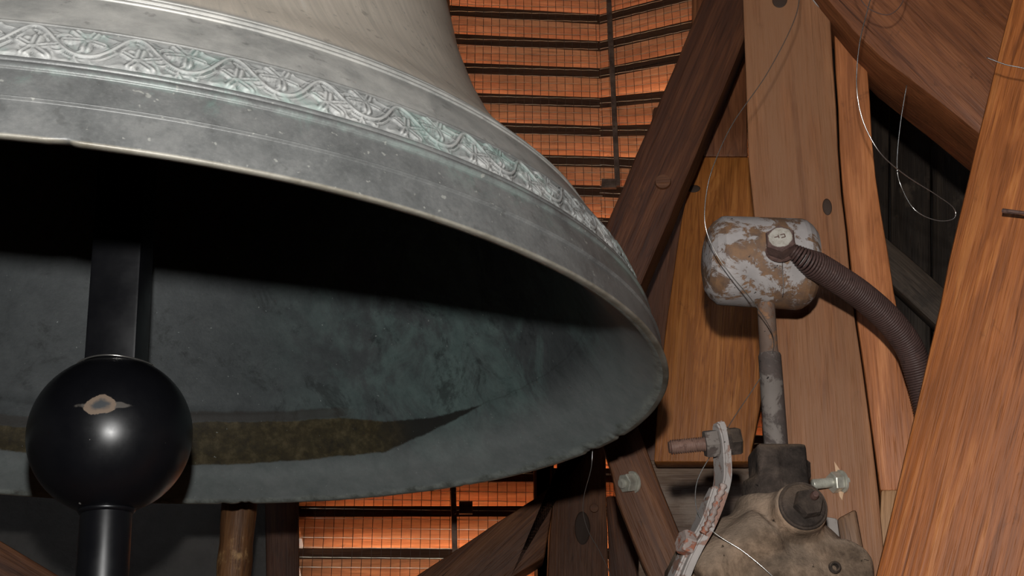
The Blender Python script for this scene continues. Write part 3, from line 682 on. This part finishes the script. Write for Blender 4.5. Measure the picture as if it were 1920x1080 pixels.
M_cast = dirty('cast_iron_dusty', (.16, .108, .072), (.28, .21, .155), .5); M_clamp = dirty('greasy_dusty_iron', (.05, .037, .030), (.13, .09, .062), .6)
YH = ZH
q = lambda px, py, dy=0: PY(px, py, YH+dy)
cw = (q(1506, 880)-q(1414, 880)).length
mobj('rod_clamp', fuse([('box', T(q(1458, 882), ra), (cw, .06, .046)), ('box', T(q(1506, 884, -.005), ra), (.014, .02, .02)), ('cyl', T(q(1455, 915), ra), (.030, .026, .04)), ('cyl', T(q(1448, 945), ra), (.034, .030, .05)),
      ('box', T(q(1458, 882, -.031), ra), (.003, .004, .05))], 'rod_clamp', .0026, 14), M_clamp, ham, None, 3.1)
bx = Vector((.10, -1, .16)).normalized()
hub_c = q(1484, 972, -.02)
cast = fuse([('cyl', T(hub_c, bx), (.0300, .0275, .075)), ('sph', T(q(1450, 1000, .01)), (.038, .04, .045)), ('sph', T(q(1400, 1060, .0)), (.075, .05, .052)),
      ('sph', T(q(1335, 1080, .01)), (.045, .04, .045)), ('sph', T(q(1440, 1110, -.01)), (.085, .055, .06)), ('sph', T(q(1500, 1060, -.005)), (.05, .045, .05)),
      ('cyl', T(q(1570, 1078, -.015), bx), (.026, .03, .06)), ('sph', T(q(1545, 1060, 0)), (.03, .035, .035)), ('box', T(q(1440, 1150, .01)), (.20, .09, .10)),
      ('cyl', T(q(1440, 975), ra), (.05, .03, .05)), ('cyl', T(q(1380, 1050, -.03), (q(1340, 1090)-q(1430, 1020))), (.03, .034, .09))], 'cast_bearing', .004, 9)
cb = mobj('cast_bearing', cast, M_cast, ham, None, 3.1)
mobj('hub_collar', lathe([(.0, .036), (.0245, .036), (.0252, .038), (.0245, .0395), (.0225, .0395), (.0218, .0415), (.0205, .0425), (0, .0435)], 40), M_clamp, cb, frame(hub_c, bx), .7)
mobj('hub_nut', hexprism(.0152, .010, .35, .2), M_clamp, cb, frame(hub_c+bx*.044+Vector((.002, 0, -.001)), bx), .5)
mobj('grease_nipple', lathe([(0, .008), (.003, .0075), (.0042, .004), (.0042, 0)], 14), M_rust, cb, frame(hub_c+bx*.054+Vector((.006, 0, .004)), bx), .8)
mh = Mt('hole_dark', .9).col((.012, .01, .009)).m
for px, py, r in ((1366, 1029, .0042), (1566, 1063, .0045)):
    # small drilled sockets: dark inset cups
    hit = q(px, py, -.052); 
    mobj('socket_rim', lathe([(r*.6, -.006), (r*.7, .001), (r, .0018), (r*1.3, .0008), (r*1.4, -.002)], 18), M_clamp, cb, frame(hit, (0, -1, .1)), .8)

# stop bracket: flat bar with adjusting bolt
M_brk = painted('bracket_white_paint', (.31, .275, .255), (.24, .13, .095), (.12, .09, .075), .53, .65, 30)
bpath = [(1351, 789), (1358, 806), (1363, 830), (1366, 870), (1365, 900), (1354, 938), (1335, 985), (1310, 1030), (1290, 1075), (1270, 1140)]
def strap(pts, ys, thick, depth, name, shift=Vector((0, 0, 0))):
    c = [PY(x, y, ys) for x, y in pts]; c = catmull(c, 6); n = len(c); o = c[n//2]; bm = bmesh.new(); prev = None
    dep = Vector((-.30, 1, 0)).normalized()
    for i, p in enumerate(c):
        t_ = (c[min(i+1, n-1)]-c[max(i-1, 0)]).normalized(); s_ = t_.cross(Vector((0, 1, 0))).normalized()
        w_ = depth*(.45+.55*min(1, i/9))
        ring = [bm.verts.new(p-o+shift+s_*thick*a_+dep*w_*b_) for a_, b_ in ((-.5, 0), (.5, 0), (.5, 1), (-.5, 1))]
        if prev:
            for k in range(4): bm.faces.new((prev[k], prev[(k+1) % 4], ring[(k+1) % 4], ring[k]))
        else: bm.faces.new(ring)
        prev = ring
    bm.faces.new(prev[::-1]); bmesh.ops.recalc_face_normals(bm, faces=bm.faces)
    bmesh.ops.bevel(bm, geom=[e for e in bm.edges if e.calc_face_angle(0) > 1.], offset=.0016, segments=2, affect='EDGES')
    return bmmesh(bm, name), Matrix.Translation(o)
YB = YH-.07
brk = empty('stop_bracket', PY(1290, 1075, YB), 'bent white flat iron bracket holding a rusty threaded stop bolt', 'bracket')
me_, mw_ = strap(bpath, YB, .0082, .026, 'strap'); st = mobj('strap', me_, M_brk, brk, mw_, .6)
M_weld = painted('weld_rust_paint', (.34, .27, .24), (.30, .10, .055), (.2, .09, .06), .5, .7, 60)
mobj('weld_bead', tube(catmull([PY(x, y, YB-.002) for x, y in ((1357, 908), (1345, 940), (1332, 975), (1318, 1000))], 10), [.0035+.0008*math.sin(i*1.7) for i in range(31)], 8), M_weld, st, None, 3.1)
me_, mw_ = strap([(1347, 912), (1339, 938), (1325, 978), (1302, 1022), (1276, 1080), (1256, 1130)], YB+.008, .010, .022, 'gusset'); mobj('gusset', me_, M_brk, brk, mw_, .6)
b0, b1 = PY(1254, 839, YB+.012), PY(1388, 826, YB+.012); bdv = (b1-b0).normalized()
tm, tw = thread(b0+bdv*.064, b0, .0076, .0024); M_thr = painted('rusty_thread', (.22, .13, .10), (.15, .075, .055), (.08, .05, .045), .55, .5, 90)
sb = mobj('stop_bolt', tm, M_thr, brk, tw, .9)
mobj('nut', hexnut(.0150, .014, .0072, .3), M_rodg, sb, frame(PY(1321, 833, YB+.012), bdv), .4)
mobj('lock_washer', lathe([(.008, 0), (.0148, 0), (.0148, .003), (.008, .003)], 28, loop=True), M_clamp, sb, frame(PY(1362, 828, YB+.012), bdv), .6)
mobj('bolt_head', hexprism(.0152, .0115, .2, .3), M_clamp, sb, frame(PY(1367, 828, YB+.012), bdv), .4)
fx = PY(1284, 1013, YB+.008)
mobj('fixing_bolt', hexprism(.0125, .012, .2, .2), M_weld, brk, frame(fx+Vector((.006, 0, -.004)), Vector((-.9, -.35, .25))), .5)

# coil spring
sp_px = [(1487, 470, 1.172), (1512, 488, 1.175), (1556, 514, 1.19), (1614, 553, 1.215), (1665, 598, 1.24), (1703, 648, 1.262), (1722, 700, 1.275), (1738, 760, 1.283), (1752, 830, 1.287)]
cp = catmull([PY(*a_) for a_ in sp_px], 24)
seglen = [0]
for a_, b_ in zip(cp, cp[1:]): seglen.append(seglen[-1]+(b_-a_).length)
Ls = seglen[-1]; turns = int(Ls/.0031); pts = []; upv = Vector((0, 0, 1)); NS = 18
xs = np.array([[*p] for p in cp]); sl_ = np.array(seglen)
for i in range(turns*NS+1):
    s_ = Ls*i/(turns*NS); p = Vector([np.interp(s_, sl_, xs[:, k]) for k in range(3)]); p2 = Vector([np.interp(min(s_+.004, Ls), sl_, xs[:, k]) for k in range(3)]); p1 = Vector([np.interp(max(s_-.004, 0), sl_, xs[:, k]) for k in range(3)])
    t_ = (p2-p1).normalized(); u_ = (upv-t_*upv.dot(t_)).normalized(); v__ = t_.cross(u_); an = 2*math.pi*i/NS
    R = .0145*(.45+.55*min(1, (s_/.030))**.8); pts.append(p+R*(math.cos(an)*u_+math.sin(an)*v__))
so = cp[len(cp)//2]
spr = empty('coil_spring', so, 'dark brown close-wound coil spring hooked to the hammer head bolt', 'spring')
coil = mobj('coil', tube(pts, .00158, 6, 'coil', so), M_spring, spr, Matrix.Translation(so), 3.1)
hk = [PY(1489, 472, 1.172), PY(1483, 467, 1.170), PY(1474, 460, 1.178), PY(1466, 449, 1.185)]
mobj('hook', tube(catmull(hk, 8), .0019, 8), M_spring, spr, None, 3.1)

# ------------------------------------------------------------------ bolts in the timbers
mz = Mt('zinc_plated_steel', .4, .45, .5); mz.col(mz.ramp(mz.noise(mz.obj, 90, 4), [(.3, (.40, .385, .32)), (.7, (.70, .68, .58))])); M_zinc = mz.m
def on(pl, px, py, lift=0): return onplane(px, py, pl[0]+pl[1]*lift, pl[1])
def anchor(parent, pl, tip, base, r, out, nut_at, nutr, nuth, wash=True, label=None):
    a_, b_ = on(pl, *tip, out), on(pl, *base); d_ = (a_-b_).normalized()
    me_, mw_ = thread(b_-d_*.04, a_, r, .0021); o = mobj('bolt', me_, M_zinc, parent, mw_, .9)
    nb_ = b_+d_*nut_at
    mobj('nut', hexnut(nutr, nuth, r*.95, .25), M_zinc, o, frame(nb_, d_), .4)
    if wash: mobj('washer', lathe([(r, 0), (nutr*1.12, 0), (nutr*1.12, .0025), (r, .0025)], 28, loop=True), M_zinc, o, frame(nb_-d_*.0028, d_), .6)
    if label: o['label'] = label
anchor(near, PB, (1523, 908), (1578, 903), .0058, .022, .0025, .0122, .0115, label='zinc threaded bolt end with nut sticking out of the tan post')
anchor(far, PL[pi_.name], (1163, 907), (1187, 904), .0075, .016, .002, .0150, .0165, label='zinc hex nut on the brown brace')
# splintered wood at the bolt
M_spl = wood('fresh_splinter', (.5, .3, .17), (.62, .40, .24), (.70, .48, .31))
for pts_ in ([(1564, 865), (1577, 884), (1574, 890), (1567, 885)], [(1572, 920), (1582, 923), (1579, 938), (1574, 930)]):
    ax_, bx_ = pts_[:2], pts_[2:]
    beam('splinter', [pts_[0], pts_[3]], [pts_[1], pts_[2]], 1.449, .004, M_spl, near, bev=0, jit=0, plane=PB, lift=.0015)
# charred mortise plate low on the post, white block behind it
beam('wedge', [(1569, 972), (1575, 1010), (1590, 1075)], [(1605, 953), (1612, 990), (1624, 1055)], 1.438, .03, wood('oak_charred_wedge', (.04, .022, .015), (.19, .10, .052), (.26, .145, .08), dust=(.03, .02, .016), dustamt=.2), near, bev=.004, plane=PB, lift=.012, label='small charred edged wedge on the post')
M_white = painted('white_plaster', (.34, .30, .27), (.25, .2, .17), (.15, .12, .1), .6, .9)
beam('packing_block', [(1548, 968), (1550, 1000), (1555, 1040)], [(1570, 972), (1575, 1010), (1585, 1055)], 1.444, .03, M_white, near, bev=.002, plane=PB, lift=.008, label='whitish packing block')
# nail in the foreground brace
na, nb2 = P(1880, 395, 1.214), P(1945, 402, 1.19)
mobj('nail', tube([na, nb2], [.0026, .0016], 8), M_rust, near, None, .6)
mobj('peg', lathe([(0, .004), (.011, .004), (.012, 0), (.012, -.02)], 20), W_brown, far, frame(on(PL[pe1.name], 1243, 342), PL[pe1.name][1]), .6)
mobj('peg', lathe([(0, .003), (.009, .003), (.010, 0), (.010, -.02)], 20), W_brown, far, frame(on(PL[pg.name], 1114, 953), PL[pg.name][1]), .6)
M_knot = Mt('knot_dark', .7); nk = M_knot.noise(M_knot.obj, 60, 5, .6, 1.5); M_knot.col(M_knot.ramp(nk, [(.35, (.02, .011, .007)), (.65, (.06, .03, .016))]))
def knot(px, py, pl, rx, rz, parent):
    mobj('knot', lathe([(0, .0008), (.8, .0006), (.95, .0003), (1, -.001)], 28), M_knot.m, parent, frame(on(pl, px, py), pl[1], (1, 0, 0)) @ Matrix.Diagonal((rx, rz, 1, 1)), 3.1)
knot(1092, 990, PL[pg.name], .018, .038, far); knot(1551, 388, PB, .006, .012, near); knot(1462, 0, PB, .0105, .013, near)  # last disc here paints the dark of a bolt hole
beam('plaster_patch', [(1500, -30), (1530, 8), (1552, 28)], [(1545, -30), (1564, 8), (1578, 34)], 1.44, .004, M_white, near, bev=.001, jit=.002, plane=PB, lift=.002, label='whitish worn patch on the post'); knot(1301, 354, PD, .011, .007, near)

# ------------------------------------------------------------------ thin wires
def wirepx(pts, r, m, label, group='loose thin wires'):
    c_ = catmull([P(x, y, z_) for x, y, z_ in pts], 10); o = c_[len(c_)//2]
    return tag(mobj('thin_wire', tube(c_, r, 6, 'thin_wire', o), m, None, Matrix.Translation(o), 3.1), label, 'wire', group)
wirepx([(1500, -40, 1.36), (1492, 30, 1.34), (1440, 135, 1.30), (1375, 230, 1.27), (1340, 305, 1.25), (1325, 360, 1.24), (1322, 420, 1.235), (1340, 470, 1.235), (1370, 515, 1.235), (1412, 566, 1.24), (1448, 625, 1.26), (1447, 668, 1.28), (1428, 705, 1.28), (1375, 785, 1.24), (1358, 815, 1.22), (1330, 858, 1.2), (1308, 900, 1.19), (1304, 940, 1.18), (1314, 972, 1.17), (1345, 1003, 1.16), (1395, 1035, 1.15), (1450, 1082, 1.14), (1480, 1120, 1.14)], .00055, stw, 'thin steel wire trailing down across the white hammer and bracket')
wirepx([(1640, -30, 1.34), (1625, 25, 1.33), (1612, 80, 1.32), (1606, 150, 1.31), (1612, 205, 1.31), (1628, 250, 1.31), (1655, 292, 1.31), (1700, 330, 1.32), (1755, 365, 1.33), (1788, 390, 1.34), (1788, 410, 1.34), (1755, 413, 1.34), (1715, 393, 1.34), (1690, 350, 1.35), (1682, 310, 1.35), (1688, 235, 1.36), (1700, 160, 1.37)], .00062, stw, 'looped steel wire hanging in the dark gap beside the post')
wirepx([(1600, -30, 1.33), (1618, 5, 1.33), (1640, 22, 1.33), (1668, 27, 1.33), (1690, 8, 1.33), (1700, -25, 1.33)], .0006, M_rust, 'rusty wire arc against the top brace')
wirepx([(1850, 108, 1.18), (1885, 121, 1.17), (1925, 130, 1.16), (1960, 150, 1.15)], .0006, stw, 'short bright wire crossing the foreground brace at upper right')
wirepx([(1111, 845, 1.50), (1108, 880, 1.5), (1095, 930, 1.52), (1094, 965, 1.53), (1105, 1000, 1.54), (1125, 1035, 1.55), (1146, 1082, 1.56), (1155, 1120, 1.56)], .0005, stw, 'fine curved wire hanging from the bell rim')
wirepx([(1214, 930, 1.9), (1228, 975, 1.9), (1245, 1030, 1.9), (1265, 1085, 1.9), (1280, 1130, 1.9)], .0006, stw, 'fine wire along the brace with the hex nut')
